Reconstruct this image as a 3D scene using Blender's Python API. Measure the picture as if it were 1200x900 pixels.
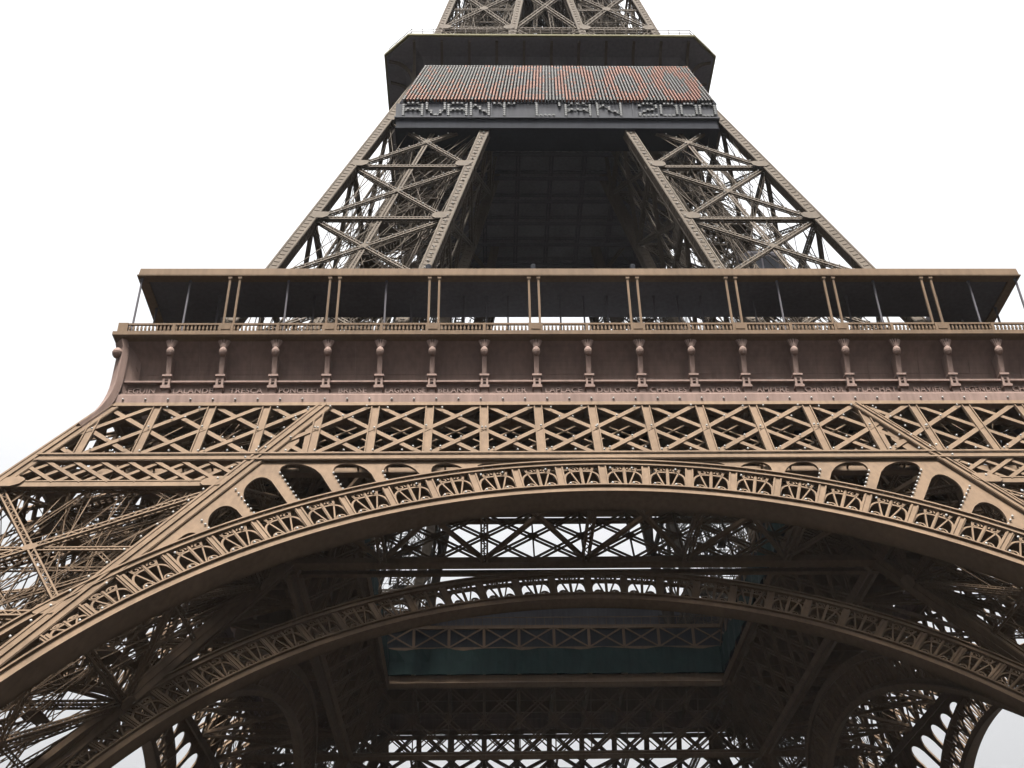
import bpy, math, random
import numpy as np
from mathutils import Vector, Matrix
from mathutils.geometry import tessellate_polygon

S = bpy.context.scene
COL = S.collection
for o in list(bpy.data.objects):
    bpy.data.objects.remove(o)

# ------------------------------------------------------------------ camera
cam_d = bpy.data.cameras.new('camera')
cam = bpy.data.objects.new('camera', cam_d)
COL.objects.link(cam)
yw, pt, rl = [math.radians(a) for a in (1.724, 35.215, -1.129)]
Fv = Vector((math.sin(yw) * math.cos(pt), math.cos(yw) * math.cos(pt), math.sin(pt)))
Rv0 = Vector((math.cos(yw), -math.sin(yw), 0))
Uv0 = Rv0.cross(Fv)
Rv = Rv0 * math.cos(rl) + Uv0 * math.sin(rl)
Uv = Uv0 * math.cos(rl) - Rv0 * math.sin(rl)
m = Matrix((Rv, Uv, -Fv)).transposed().to_4x4()
m.translation = Vector((-7.943, -107.223, 1.7))
cam.matrix_world = m
cam_d.sensor_width = 36
cam_d.lens = 1405.23 / 1200 * 36
cam_d.clip_start = .5
cam_d.clip_end = 6000
S.camera = cam

# ------------------------------------------------------------------ light
SUN_EL, SUN_AZ = 67, 190          # azimuth clockwise from +y
w = bpy.data.worlds.new('World')
S.world = w
w.use_nodes = True
nt = w.node_tree
bg = nt.nodes['Background']
sky = nt.nodes.new('ShaderNodeTexSky')
sky.sky_type = 'NISHITA'
sky.sun_disc = False
sky.sun_elevation = math.radians(SUN_EL)
sky.sun_rotation = math.radians(SUN_AZ)
sky.air_density = 1.0
sky.dust_density = 6.0
hs = nt.nodes.new('ShaderNodeHueSaturation')
hs.inputs['Saturation'].default_value = .06
nt.links.new(sky.outputs[0], hs.inputs['Color'])
# overcast sky, brightest at zenith; horizon darkened on purpose to dim undersides and interior
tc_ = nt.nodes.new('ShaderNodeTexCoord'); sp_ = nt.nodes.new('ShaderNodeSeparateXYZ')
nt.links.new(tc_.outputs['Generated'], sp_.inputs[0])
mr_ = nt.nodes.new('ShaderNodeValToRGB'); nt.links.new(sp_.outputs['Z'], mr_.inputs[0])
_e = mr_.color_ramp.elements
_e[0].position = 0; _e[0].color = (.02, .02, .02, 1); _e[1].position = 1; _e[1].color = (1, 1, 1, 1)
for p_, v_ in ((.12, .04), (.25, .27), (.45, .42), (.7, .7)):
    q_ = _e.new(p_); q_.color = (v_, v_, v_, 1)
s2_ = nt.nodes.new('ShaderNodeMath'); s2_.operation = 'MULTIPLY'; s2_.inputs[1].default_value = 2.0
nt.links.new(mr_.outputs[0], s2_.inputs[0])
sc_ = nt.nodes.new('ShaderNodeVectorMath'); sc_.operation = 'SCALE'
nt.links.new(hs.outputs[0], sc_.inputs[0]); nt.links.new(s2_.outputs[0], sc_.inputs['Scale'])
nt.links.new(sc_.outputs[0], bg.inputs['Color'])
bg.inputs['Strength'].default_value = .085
sl = bpy.data.lights.new('sun', 'SUN')
sl.energy = 4.9
sl.angle = math.radians(16)
sl.color = (1, .95, .88)
sun = bpy.data.objects.new('sun', sl)
COL.objects.link(sun)
az, el = math.radians(SUN_AZ), math.radians(SUN_EL)
d = Vector((math.sin(az) * math.cos(el), math.cos(az) * math.cos(el), math.sin(el)))
sun.rotation_euler = d.to_track_quat('Z', 'Y').to_euler()
S.view_settings.view_transform = 'Standard'
S.view_settings.look = 'None'
S.view_settings.gamma = 1
S.view_settings.use_curve_mapping = False
S.view_settings.exposure = 2.15
S.render.engine = 'CYCLES'

# ------------------------------------------------------------------ materials
def mat(name, col, rough=.8, var=.22, scale=.3, metal=0., streak=.24, spec=.06):
    M = bpy.data.materials.new(name)
    M.use_nodes = True
    n = M.node_tree
    b = n.nodes['Principled BSDF']
    b.inputs['Roughness'].default_value = rough
    b.inputs['Metallic'].default_value = metal
    b.inputs['Specular IOR Level'].default_value = spec
    geo = n.nodes.new('ShaderNodeNewGeometry')
    mp = n.nodes.new('ShaderNodeMapping')
    n.links.new(geo.outputs['Position'], mp.inputs['Vector'])
    no = n.nodes.new('ShaderNodeTexNoise')
    no.inputs['Scale'].default_value = scale
    no.inputs['Detail'].default_value = 7
    n.links.new(mp.outputs[0], no.inputs['Vector'])
    mp2 = n.nodes.new('ShaderNodeMapping')
    mp2.inputs['Scale'].default_value = (3.1, 3.1, .35)
    n.links.new(geo.outputs['Position'], mp2.inputs['Vector'])
    n2 = n.nodes.new('ShaderNodeTexNoise')
    n2.inputs['Scale'].default_value = 1.0
    n2.inputs['Detail'].default_value = 4
    n.links.new(mp2.outputs[0], n2.inputs['Vector'])
    a = n.nodes.new('ShaderNodeMath'); a.operation = 'MULTIPLY_ADD'
    n.links.new(no.outputs[0], a.inputs[0]); a.inputs[1].default_value = var * 3; a.inputs[2].default_value = 1 - var * 1.5
    c = n.nodes.new('ShaderNodeMath'); c.operation = 'MULTIPLY_ADD'
    n.links.new(n2.outputs[0], c.inputs[0]); c.inputs[1].default_value = streak * 3; c.inputs[2].default_value = -streak * 1.5
    e = n.nodes.new('ShaderNodeMath'); e.operation = 'ADD'
    n.links.new(a.outputs[0], e.inputs[0]); n.links.new(c.outputs[0], e.inputs[1])
    mx = n.nodes.new('ShaderNodeVectorMath'); mx.operation = 'SCALE'
    mx.inputs[0].default_value = col
    n.links.new(e.outputs[0], mx.inputs['Scale'])
    n.links.new(mx.outputs[0], b.inputs['Base Color'])
    bp = n.nodes.new('ShaderNodeBump'); bp.inputs['Strength'].default_value = .12; bp.inputs['Distance'].default_value = .02
    n3 = n.nodes.new('ShaderNodeTexNoise'); n3.inputs['Scale'].default_value = 5
    n.links.new(geo.outputs['Position'], n3.inputs['Vector'])
    n.links.new(n3.outputs[0], bp.inputs['Height']); n.links.new(bp.outputs[0], b.inputs['Normal'])
    return M

PAINT = mat('tower_paint', (.0635, .0432, .0280))
PAINT2 = mat('frieze_paint', (.096, .0670, .0570))
UPPER = mat('upper_paint', (.045, .0365, .0285))
DARK = mat('dark_decking', (.040, .038, .043), rough=.9, spec=.1)
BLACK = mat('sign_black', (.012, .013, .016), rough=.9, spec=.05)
LORANGE = mat('lamp_orange', (.115, .052, .036), rough=.7, spec=.15, var=.25, scale=3)
LGREY = mat('lamp_grey', (.058, .056, .054), rough=.7, spec=.15, var=.2, scale=3)
KHAKI = mat('rim_khaki', (.07, .064, .036))
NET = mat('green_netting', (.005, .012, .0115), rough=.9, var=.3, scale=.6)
LETG = mat('letter_lamp_grey', (.045, .047, .048), rough=.6, var=.2, scale=3)
SIGNG = mat('sign_grey', (.028, .029, .033), rough=.9, spec=.1)
PLATF = mat('platform_paint', (.068, .064, .070), rough=.9)
BULB = mat('bulb_glass', (.2, .197, .19), rough=.2, var=.03)
STONE = mat('pedestal_stone', (.33, .30, .26), rough=.9)
PLAZA = mat('plaza_gravel', (.032, .03, .028), rough=.95, var=.25, scale=.08)
MET = mat('fixture_metal', (.25, .26, .28), rough=.35, metal=.5)
WHITE = mat('frosted_panel', (.8, .82, .85), rough=.4, var=.03)
_n = WHITE.node_tree
_t = _n.nodes.new('ShaderNodeBsdfTranslucent'); _t.inputs[0].default_value = (.85, .88, .92, 1)
_m = _n.nodes.new('ShaderNodeMixShader'); _m.inputs[0].default_value = .7
_n.links.new(_n.nodes['Principled BSDF'].outputs[0], _m.inputs[1]); _n.links.new(_t.outputs[0], _m.inputs[2])
_n.links.new(_m.outputs[0], _n.nodes['Material Output'].inputs['Surface'])

# ------------------------------------------------------------------ mesh helpers
V3 = lambda *a: np.array(a, float)

class Acc:
    def __init__(s):
        s.b = []; s.v = []; s.f = []; s.mi = []
    def bar(s, p, q, w, d=None, n=(0, -1, 0)):
        s.b.append((*p, *q, w, w if d is None else d, *n))
    def poly(s, pts, w, d, n, closed=False):
        pts = list(pts)
        if closed: pts.append(pts[0])
        for a, b in zip(pts, pts[1:]): s.bar(a, b, w, d, n)
    def mesh(s, vs, fs):
        k = len(s.v); s.v += [tuple(x) for x in vs]; s.f += [tuple(i + k for i in f) for f in fs]
    def box(s, lo, hi):
        x0, y0, z0 = lo; x1, y1, z1 = hi
        s.mesh([(x, y, z) for z in (z0, z1) for y in (y0, y1) for x in (x0, x1)],
               [(0, 2, 3, 1), (4, 5, 7, 6), (0, 1, 5, 4), (2, 6, 7, 3), (0, 4, 6, 2), (1, 3, 7, 5)])
    def slab(s, outer, holes, n, th):
        """flat plate with holes: outer / holes lists of 3D points, pushed th along -n"""
        loops = [[Vector(p) for p in outer]] + [[Vector(p) for p in h] for h in holes]
        tris = tessellate_polygon(loops)
        flat = [p for L in loops for p in L]
        N = len(flat); nn = Vector(n).normalized() * th
        vs = flat + [p - nn for p in flat]
        fs = [t for t in tris] + [(t[2] + N, t[1] + N, t[0] + N) for t in tris]
        k = 0
        for L in loops:
            c = len(L)
            for i in range(c):
                j = (i + 1) % c
                fs.append((k + i, k + j, k + j + N, k + i + N))
            k += c
        s.mesh(vs, fs)
    def build(s, name, material, parent=None, link=True):
        vs = np.array(s.v, float).reshape(-1, 3); fs = list(s.f)
        me = bpy.data.meshes.new(name)
        if s.b:
            B = np.array(s.b); P, Q, W, D, N = B[:, :3], B[:, 3:6], B[:, 6:7], B[:, 7:8], B[:, 8:]
            u = Q - P; L = np.linalg.norm(u, axis=1, keepdims=True); L[L == 0] = 1; u = u / L
            sd = np.cross(u, N); ls = np.linalg.norm(sd, axis=1, keepdims=True)
            bad = ls[:, 0] < 1e-4
            if bad.any():
                sd[bad] = np.cross(u[bad], np.array([.3, .9, .31])); ls = np.linalg.norm(sd, axis=1, keepdims=True)
            sd /= ls; nn = np.cross(sd, u)
            c = []
            for E_ in (P, Q):
                for a, b in ((-1, -1), (1, -1), (1, 1), (-1, 1)):
                    c.append(E_ + sd * W * a / 2 + nn * D * b / 2)
            X = np.stack(c, 1).reshape(-1, 3)
            k = len(vs); base = k + 8 * np.arange(len(B))[:, None, None]
            q = np.array([(0, 1, 5, 4), (1, 2, 6, 5), (2, 3, 7, 6), (3, 0, 4, 7), (3, 2, 1, 0), (4, 5, 6, 7)])[None]
            BF = (base + q).reshape(-1, 4)
            vs = np.concatenate([vs, X])
        else:
            BF = np.zeros((0, 4), int)
        loops = np.array([i for f in fs for i in f], int) if fs else np.zeros(0, int)
        tot = np.array([len(f) for f in fs] + [4] * len(BF), int)
        loops = np.concatenate([loops, BF.reshape(-1)]).astype(np.int32)
        me.vertices.add(len(vs)); me.vertices.foreach_set('co', vs.astype(np.float32).reshape(-1))
        me.loops.add(len(loops)); me.loops.foreach_set('vertex_index', loops)
        me.polygons.add(len(tot))
        st = np.concatenate([[0], np.cumsum(tot)[:-1]]).astype(np.int32)
        me.polygons.foreach_set('loop_start', st)
        me.polygons.foreach_set('loop_total', tot.astype(np.int32))
        mats = material if isinstance(material, (list, tuple)) else [material]
        for q_ in mats: me.materials.append(q_)
        if s.mi: me.polygons.foreach_set('material_index', np.array(s.mi, np.int32))
        me.polygons.foreach_set('use_smooth', np.zeros(len(tot), bool))
        me.update(calc_edges=True); me.validate()
        return link_obj(name, me, parent)

def link_obj(name, me, parent=None):
    o = bpy.data.objects.new(name, me); COL.objects.link(o)
    if parent: o.parent = parent
    return o

def clone(o, parent, rz=None, loc=None):
    c = o.copy(); COL.objects.link(c); c.parent = parent
    if rz is not None: c.rotation_euler = (0, 0, rz)
    if loc is not None: c.location = loc
    for ch in [x for x in bpy.data.objects if x.parent == o]:
        clone(ch, c)
    return c

def four(o, parent):
    for k in (1, 2, 3): clone(o, parent, rz=k * math.pi / 2)

def empty(name, loc, label, cat, group=None):
    o = bpy.data.objects.new(name, None); COL.objects.link(o); o.location = loc
    o.empty_display_size = .5
    tag(o, label, cat, group); return o

def tag(o, label, cat, group=None):
    o['label'] = label; o['category'] = cat
    if group: o['group'] = group

def unit(v): return v / np.linalg.norm(v)

def lattice(A, p, q, w, d, n, t=.11, pitch=None, lt=.06, x=False, sides=True):
    """box beam of four angle chords joined by zigzag lacing"""
    p, q, n = V3(*p), V3(*q), V3(*n)
    u = q - p; L = np.linalg.norm(u); u = u / L
    sd = unit(np.cross(u, n)); nn = np.cross(sd, u)
    for a in (-1, 1):
        for b in (-1, 1):
            off = sd * a * (w - t) / 2 + nn * b * (d - t) / 2
            A.bar(p + off, q + off, t, t, nn)
    pitch = pitch or w
    k = max(2, int(round(L / pitch)))
    for i in range(k):
        a0, a1 = p + u * L * i / k, p + u * L * (i + 1) / k
        sg = 1 if i % 2 else -1
        for b in (-1, 1):
            o = nn * b * (d / 2 - .02)
            h = sd * (w / 2 - t / 2)
            A.bar(a0 + o + h * sg, a1 + o - h * sg, lt, .03, nn)
            if x: A.bar(a0 + o - h * sg, a1 + o + h * sg, lt, .03, nn)
            if sides:
                o2 = sd * b * (w / 2 - .02); h2 = nn * (d / 2 - t / 2)
                A.bar(a0 + o2 + h2 * sg, a1 + o2 - h2 * sg, lt, .03, sd)

def flatlat(A, p, q, w, n, t=.1, pitch=None, lt=.05):
    """flat ladder of two chords with zigzag lacing"""
    p, q, n = V3(*p), V3(*q), V3(*n)
    u = q - p; L = np.linalg.norm(u); u = u / L
    sd = unit(np.cross(u, n))
    h = sd * (w - t) / 2
    A.bar(p + h, q + h, t, .1, n); A.bar(p - h, q - h, t, .1, n)
    k = max(2, int(round(L / (pitch or w))))
    for i in range(k):
        sg = 1 if i % 2 else -1
        A.bar(p + u * L * i / k + h * sg, p + u * L * (i + 1) / k - h * sg, lt, .03, n)

# ------------------------------------------------------------------ tower geometry
A0, SL = 60.4, .501
o1 = lambda z: A0 - SL * z                     # outer half width under the first floor
i1 = lambda z: 19.1 + .577 * (51 - z)          # inner half width under the first floor
o2 = lambda z: 47.44 - .2972 * z               # between the floors
i2 = lambda z: 12.8 - .208 * (z - 71.8)
o3 = lambda z: 12.9 - .19 * (z - 121)
i3 = lambda z: 4.05 - .13 * (z - 121)
L1, L2 = math.hypot(1, SL), math.hypot(1, .577)
NO = V3(0, -1, SL) / L1                        # normal of the outer front face
NI = V3(0, -1, .577) / L2
BAY = 3.92
def FO(x, z, off=0): return V3(x, -o1(z), z) + NO * off
def FI(x, z, off=0): return V3(x, -i1(z), z) + NI * off

tower = empty('iron_tower', (0, 0, 0), 'giant brown wrought iron lattice tower with four legs, arches and two platforms', 'tower')
rng = random.Random(7)
bulbs = []                                     # positions of the small white lamps

# ---- ground
g = Acc(); g.mesh([(-3000, -3000, 0), (3000, -3000, 0), (3000, 3000, 0), (-3000, 3000, 0)], [(0, 1, 2, 3)])
go = g.build('ground', PLAZA); go['kind'] = 'structure'

# ---- legs
def corners(of, inf, z):
    o, i = of(z), inf(z)
    return dict(OO=V3(-o, -o, z), IO=V3(-i, -o, z), OI=V3(-o, -i, z), II=V3(-i, -i, z))

FACES = [('OO', 'IO', (0, -1, .3)), ('OI', 'II', (0, 1, .3)), ('OO', 'OI', (-1, 0, .3)), ('IO', 'II', (1, 0, .3))]

def lerp(a, b, t): return a + (b - a) * t

def rafter(of, inf, key, zs, w, parent, material, battens=True):
    A = Acc()
    pts = [corners(of, inf, z)[key] for z in zs]
    cx = 1 if key[0] == 'I' else -1; cy = 1 if key[1] == 'I' else -1
    nrm = (0, cy, .3)
    for a, b in zip(pts, pts[1:]):
        A.bar(a, b, w, w, nrm)
        u = unit(b - a); L = np.linalg.norm(b - a)
        sd = unit(np.cross(u, V3(*nrm))); nn = np.cross(sd, u)
        for sg in (-1, 1):                      # flange plates on the edges of the box
            for f in (nn * sg * (w / 2 + .03),):
                for e in (-1, 1):
                    o = f + sd * e * (w / 2 - .06)
                    A.bar(a + o, b + o, .14, .05, nn)
            f = sd * sg * (w / 2 + .03)
            for e in (-1, 1):
                o = f + nn * e * (w / 2 - .06)
                A.bar(a + o, b + o, .14, .05, sd)
        if not battens:
            for sg in (-1, 1):
                A.bar(a + nn * sg * (w / 2 + .05), b + nn * sg * (w / 2 + .05), .16, .12, nn)
                A.bar(a + sd * sg * (w / 2 + .05), b + sd * sg * (w / 2 + .05), .16, .12, sd)
        if battens:
            k = int(L / .62)
            for i in range(k):
                c = a + u * L * (i + .5) / k
                for sg in (-1, 1):
                    A.bar(c + nn * sg * (w / 2 + .02) - sd * (w / 2 - .24), c + nn * sg * (w / 2 + .02) + sd * (w / 2 - .24), .16, .05, nn)
                    A.bar(c + sd * sg * (w / 2 + .02) - nn * (w / 2 - .24), c + sd * sg * (w / 2 + .02) + nn * (w / 2 - .24), .16, .05, sd)
    A.build('rafter', material, parent)

def stairs(A, of, inf, z0, z1, cx, cy, hw=1.9, rise=2.9):
    """dog-leg flights climbing inside a leg; (cx, cy) are 0..1 across the leg"""
    z = z0; side = 1
    def cen(z):
        c = corners(of, inf, z); return lerp(lerp(c['OO'], c['IO'], cx), lerp(c['OI'], c['II'], cx), cy)
    while z + rise < z1:
        a, b = cen(z) + V3(hw * side, .5 * side, 0), cen(z + rise) + V3(-hw * side, .5 * side, 0)
        for e in (-.45, .45):
            A.bar(a + V3(0, e, 0), b + V3(0, e, 0), .07, .26, (0, 1, 0))
            A.bar(a + V3(0, e, 1.05), b + V3(0, e, 1.05), .05, .05, (0, 1, 0))
            A.bar(a + V3(0, e, .55), b + V3(0, e, .55), .035, .035, (0, 1, 0))
            for k in range(5):
                c = lerp(a, b, k / 4) + V3(0, e, 0); A.bar(c, c + V3(0, 0, 1.05), .045, .045)
        n = int(rise / .2)
        for k in range(n):
            c = lerp(a, b, (k + .5) / n); A.bar(c - V3(0, .45, 0), c + V3(0, .45, 0), .2, .03, (0, 0, 1))
        l = b + V3(-.5 * side, 0, 0)
        A.bar(l - V3(0, 1.1, 0), l + V3(0, 1.1, 0), 1.0, .06, (0, 0, 1))
        for e in (-1.1, 1.1):
            A.bar(l + V3(-.5 * side, e, 0), l + V3(-.5 * side, e, 1.05), .05)
        A.bar(l + V3(-.5 * side, -1.1, 1.05), l + V3(-.5 * side, 1.1, 1.05), .05)
        z += rise; side *= -1

def track(A, of, inf, zs, us, v, n=(0, -1, .5)):
    """pair of inclined lift rails on a lattice bed"""
    P = []
    for u_ in us:
        pts = []
        for z in zs:
            c = corners(of, inf, z); pts.append(lerp(lerp(c['OO'], c['IO'], u_), lerp(c['OI'], c['II'], u_), v))
        P.append(pts)
        for a, b in zip(pts, pts[1:]):
            lattice(A, a, b, .45, .9, n, t=.1, pitch=.8)
    for k in range(len(zs) - 1):
        L = np.linalg.norm(P[0][k + 1] - P[0][k]); m_ = int(L / 1.6)
        for i in range(m_ + 1):
            t = i / m_
            A.bar(lerp(P[0][k], P[0][k + 1], t), lerp(P[-1][k], P[-1][k + 1], t), .12, .2, n)
            if i < m_ and i % 2 == 0:
                A.bar(lerp(P[0][k], P[0][k + 1], t), lerp(P[-1][k], P[-1][k + 1], (i + 1) / m_), .07, .07, n)

def gusset(A, c, ax, up, n, sx, sy):
    """chamfered plate at a node, lying in the face"""
    ax, up, n = unit(V3(*ax)), unit(V3(*up)), unit(V3(*n))
    pts = []
    for x, y in ((-1, -.45), (-.5, -1), (.5, -1), (1, -.45), (1, .45), (.5, 1), (-.5, 1), (-1, .45)):
        pts.append(c + ax * x * sx + up * y * sy)
    A.slab(pts, [], n, .08)

def make_leg(name, of, inf, zs, w, bw, material, dense=True, batt=True, mid=True, centre_post=False, seed=1, bulb_step=0):
    r = random.Random(seed)
    A = Acc()
    for k in range(len(zs) - 1):
        c0, c1 = corners(of, inf, zs[k]), corners(of, inf, zs[k + 1])
        for a, b, n in FACES:
            f = unit(np.cross(c0[b] - c0[a], c1[a] - c0[a]));
            if np.dot(f, V3(*n)) < 0: f = -f
            if zs[k] > 41 and zs[k] < 45 and name == 'leg' and 'OO' in (a, b): continue   # the belt girder stands here
            lattice(A, c0[a], c1[b], bw, bw * .8, f, t=.11, pitch=bw * .9, lt=.06)
            lattice(A, c0[b], c1[a], bw, bw * .8, f, t=.11, pitch=bw * .9, lt=.06)
            lattice(A, c1[a], c1[b], bw * 1.05, bw * 1.0, f, t=.13, pitch=bw * .8, lt=.07)
            ctr = (c0[a] + c0[b] + c1[a] + c1[b]) / 4
            wd0, wd1 = np.linalg.norm(c0[b] - c0[a]), np.linalg.norm(c1[b] - c1[a])
            ctr = lerp((c0[a] + c0[b]) / 2, (c1[a] + c1[b]) / 2, wd0 / (wd0 + wd1))
            gusset(A, ctr + f * (bw * .42), c0[b] - c0[a], c1[a] - c0[a], f, bw * .95, bw * .7)
            for q, dr in ((a, 1), (b, -1)):
                gusset(A, c1[q] + f * (w * .5 + .07) + unit(c1[b] - c1[a]) * dr * w * .7, c1[b] - c1[a], c1[q] - c0[q], f, w * .85, w * .6)
            if mid:
                t = wd0 / (wd0 + wd1)
                flatlat(A, lerp(c0[a], c1[a], t), lerp(c0[b], c1[b], t), bw * .8, f, pitch=bw * .7)
            if centre_post:
                flatlat(A, (c0[a] + c0[b]) / 2, (c1[a] + c1[b]) / 2, bw * 1.1, f, t=.16, pitch=bw * .9, lt=.09)
        # plan bracing and light secondary members inside
        flatlat(A, c1['OO'], c1['II'], .6, (0, 0, 1)); flatlat(A, c1['IO'], c1['OI'], .6, (0, 0, 1))
        m0 = {q: lerp(c0[q], (c0['OO'] + c0['II']) / 2, .42) for q in c0}
        m1 = {q: lerp(c1[q], (c1['OO'] + c1['II']) / 2, .42) for q in c1}
        for a, b, n in FACES:
            sub = 2
            if not dense: break
            for j in range(sub):
                p0a, p1a = lerp(m0[a], m1[a], j / sub), lerp(m0[a], m1[a], (j + 1) / sub)
                p0b, p1b = lerp(m0[b], m1[b], j / sub), lerp(m0[b], m1[b], (j + 1) / sub)
                flatlat(A, p0a, p1b, .32, n, t=.07, pitch=.4, lt=.04); flatlat(A, p0b, p1a, .32, n, t=.07, pitch=.4, lt=.04)
                flatlat(A, p1a, p1b, .35, n, t=.07, pitch=.45, lt=.04)
        for q in c0:
            if not dense:
                flatlat(A, m0[q], m1[q], .3, (0, 1, .2), t=.06, pitch=.5, lt=.03); continue
            flatlat(A, m0[q], m1[q], .4, (0, 1, .2), t=.09, pitch=.5, lt=.04)
            flatlat(A, c0[q], m1[q], .3, (0, 1, .2), t=.07, pitch=.5, lt=.04)
            flatlat(A, c1[q], m0[q], .3, (1, 0, .2), t=.07, pitch=.5, lt=.04)
            flatlat(A, c1[q], m1[q], .4, (0, 0, 1), t=.08, pitch=.5, lt=.04)
        # thin pipes and cables
        for j in range(110 if dense else 90):
            u_, v_ = r.random(), r.random(); u2, v2 = min(1, max(0, u_ + r.uniform(-.6, .6))), min(1, max(0, v_ + r.uniform(-.6, .6)))
            p_ = lerp(lerp(c0['OO'], c0['IO'], u_), lerp(c0['OI'], c0['II'], u_), v_)
            q_ = lerp(lerp(c1['OO'], c1['IO'], u2), lerp(c1['OI'], c1['II'], u2), v2)
            pw = r.choice((.04, .05, .07)); A.bar(p_, q_, pw, pw)
    leg = A.build(name, material, tower)
    for key in ('OO', 'IO', 'OI', 'II'):
        rafter(of, inf, key, zs, w, leg, material, batt)
    return leg

ZL = [2.6, 7, 18.5, 30, 41.5, 50.6]
o1r = lambda z: o1(z) - .38
leg = make_leg('leg', o1r, i1, ZL, 1.0, .46, PAINT, batt=False, seed=3)
T = Acc(); track(T, o1, i1, [3, 20, 40, 56], (.3, .48), .62); track(T, o1, i1, [3, 20, 40, 56], (.62, .8), .38)
T.build('lift_track', PAINT, leg)
T = Acc(); stairs(T, o1, i1, 3, 55, .35, .25); stairs(T, o1, i1, 3, 55, .7, .72, hw=2.3, rise=2.4)
T.build('staircase', PAINT, leg)
four(leg, tower)

ZU = [57.7, 60.0, 69.85, 79.6, 89.45, 99.3, 109.5]
ul = make_leg('upper_leg', o2, i2, ZU, .95, .43, UPPER, dense=False, mid=False, centre_post=True, seed=5)
T = Acc(); track(T, o2, i2, [58, 75, 98], (.3, .6), .55)
T.build('lift_track', UPPER, ul)
T = Acc(); stairs(T, o2, i2, 58, 100, .55, .35, hw=1.6); stairs(T, o2, i2, 58, 100, .4, .72, hw=1.3, rise=2.3)
T.build('staircase', UPPER, ul)
four(ul, tower)

ZS = [111.5, 121, 131, 141, 151, 161]
sp = make_leg('spire_leg', o3, i3, ZS, .8, .55, UPPER, mid=True, seed=8)
four(sp, tower)
# bracing that joins the spire legs on each side
A = Acc()
for k in range(len(ZS) - 1):
    z0, z1 = ZS[k], ZS[k + 1]
    a0, b0 = V3(-i3(z0), -o3(z0), z0), V3(i3(z0), -o3(z0), z0); a1, b1 = V3(-i3(z1), -o3(z1), z1), V3(i3(z1), -o3(z1), z1)
    n = (0, -1, .2)
    lattice(A, a0, b1, .55, .45, n); lattice(A, b0, a1, .55, .45, n); lattice(A, a1, b1, .6, .5, n)
    for u_ in (.33, .66):
        flatlat(A, lerp(a0, b0, u_) + V3(0, 3, 0), lerp(a1, b1, u_) + V3(0, 3, 0), .5, n)
    for sg in (-1, 1):
        flatlat(A, V3(sg * 2, -4, z0), V3(-sg * 2, -4, z1), .4, n); flatlat(A, V3(-4, -4, z1), V3(4, -4, z1), .5, n)
br = A.build('spire_bracing', UPPER, tower); four(br, tower)

# ---- stone pedestals
A = Acc()
for X in (i1(1), o1(1)):
    for Y in (i1(1), o1(1)):
        A = Acc()
        A.mesh([(-X + a * s_, -Y + b * s_, z) for z, s_ in ((0, 3.2), (1.9, 2.6), (2.0, 2.8), (2.5, 2.2)) for a, b in ((-1, -1), (1, -1), (1, 1), (-1, 1))],
               [(4 * k + i, 4 * k + (i + 1) % 4, 4 * k + 4 + (i + 1) % 4, 4 * k + 4 + i) for k in range(3) for i in range(4)] + [(12, 13, 14, 15)])
        four(A.build('stone_pedestal', STONE, tower), tower)

# ---- belt girders
def trellis(A, pf, xl, zb, zt, n, halfw, bay=BAY, w=.38, d=.12, vw=.62, verts=True, double=False, clipx=None):
    """verticals every bay, diagonals spanning two bays; pf(x, z) -> point; clipped to |x| < halfw(z)"""
    K = int(xl / bay) + 3
    def clip(x0, z0, x1, z1):
        ts = []
        N = 40
        for j in range(N + 1):
            t = j / N; x, z = x0 + (x1 - x0) * t, z0 + (z1 - z0) * t
            if abs(x) <= halfw(z): ts.append(t)
        if len(ts) < 3: return None
        a, b = ts[0], ts[-1]
        return (x0 + (x1 - x0) * a, z0 + (z1 - z0) * a, x0 + (x1 - x0) * b, z0 + (z1 - z0) * b)
    for k in range(-K, K + 1):
        x = k * bay
        if verts:
            c = clip(x, zb, x, zt)
            if c:
                pl, pr = pf(c[0], c[1]), pf(c[2], c[3])
                A.bar(pl, pr, vw, d * .9, n)
                for e in (-1, 1):
                    A.bar(pl + V3(e * (vw / 2 - .04), 0, 0) + n * .12, pr + V3(e * (vw / 2 - .04), 0, 0) + n * .12, .08, .1, n)
        for sg in (-1, 1):
            c = clip(x, zb, x + sg * 2 * bay, zt)
            if c:
                lift = n * (.03 if sg > 0 else -.05)
                p, q = pf(c[0], c[1]) + lift, pf(c[2], c[3]) + lift
                if double:
                    u = unit(q - p); sd = np.cross(u, n) * .2
                    A.bar(p + sd, q + sd, w * .6, d, n); A.bar(p - sd, q - sd, w * .6, d, n)
                else:
                    A.bar(p, q, w, d, n)
                    if w > .3: A.bar(p - n * .22, q - n * .22, .1, .3, n)

A = Acc()
ZT, ZM, ZB = 50.95, 44.3, 41.55
inr = lambda z: i1(z) + .2
otr = lambda z: o1(z) - .3
trellis(A, FO, 35, ZM + .35, ZT, NO, otr)
# chords
A.bar(FO(-o1(ZM) + .3, ZM), FO(o1(ZM) - .3, ZM), .85, .34, NO)
A.bar(FO(-o1(ZM) + .4, ZM + .32, .27), FO(o1(ZM) - .4, ZM + .32, .27), .16, .06, NO)
A.bar(FO(-o1(ZM) + .4, ZM - .32, .27), FO(o1(ZM) - .4, ZM - .32, .27), .16, .06, NO)
A.bar(FO(-o1(50.8) + .3, 50.8), FO(o1(50.8) - .3, 50.8), .5, .45, NO)
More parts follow.
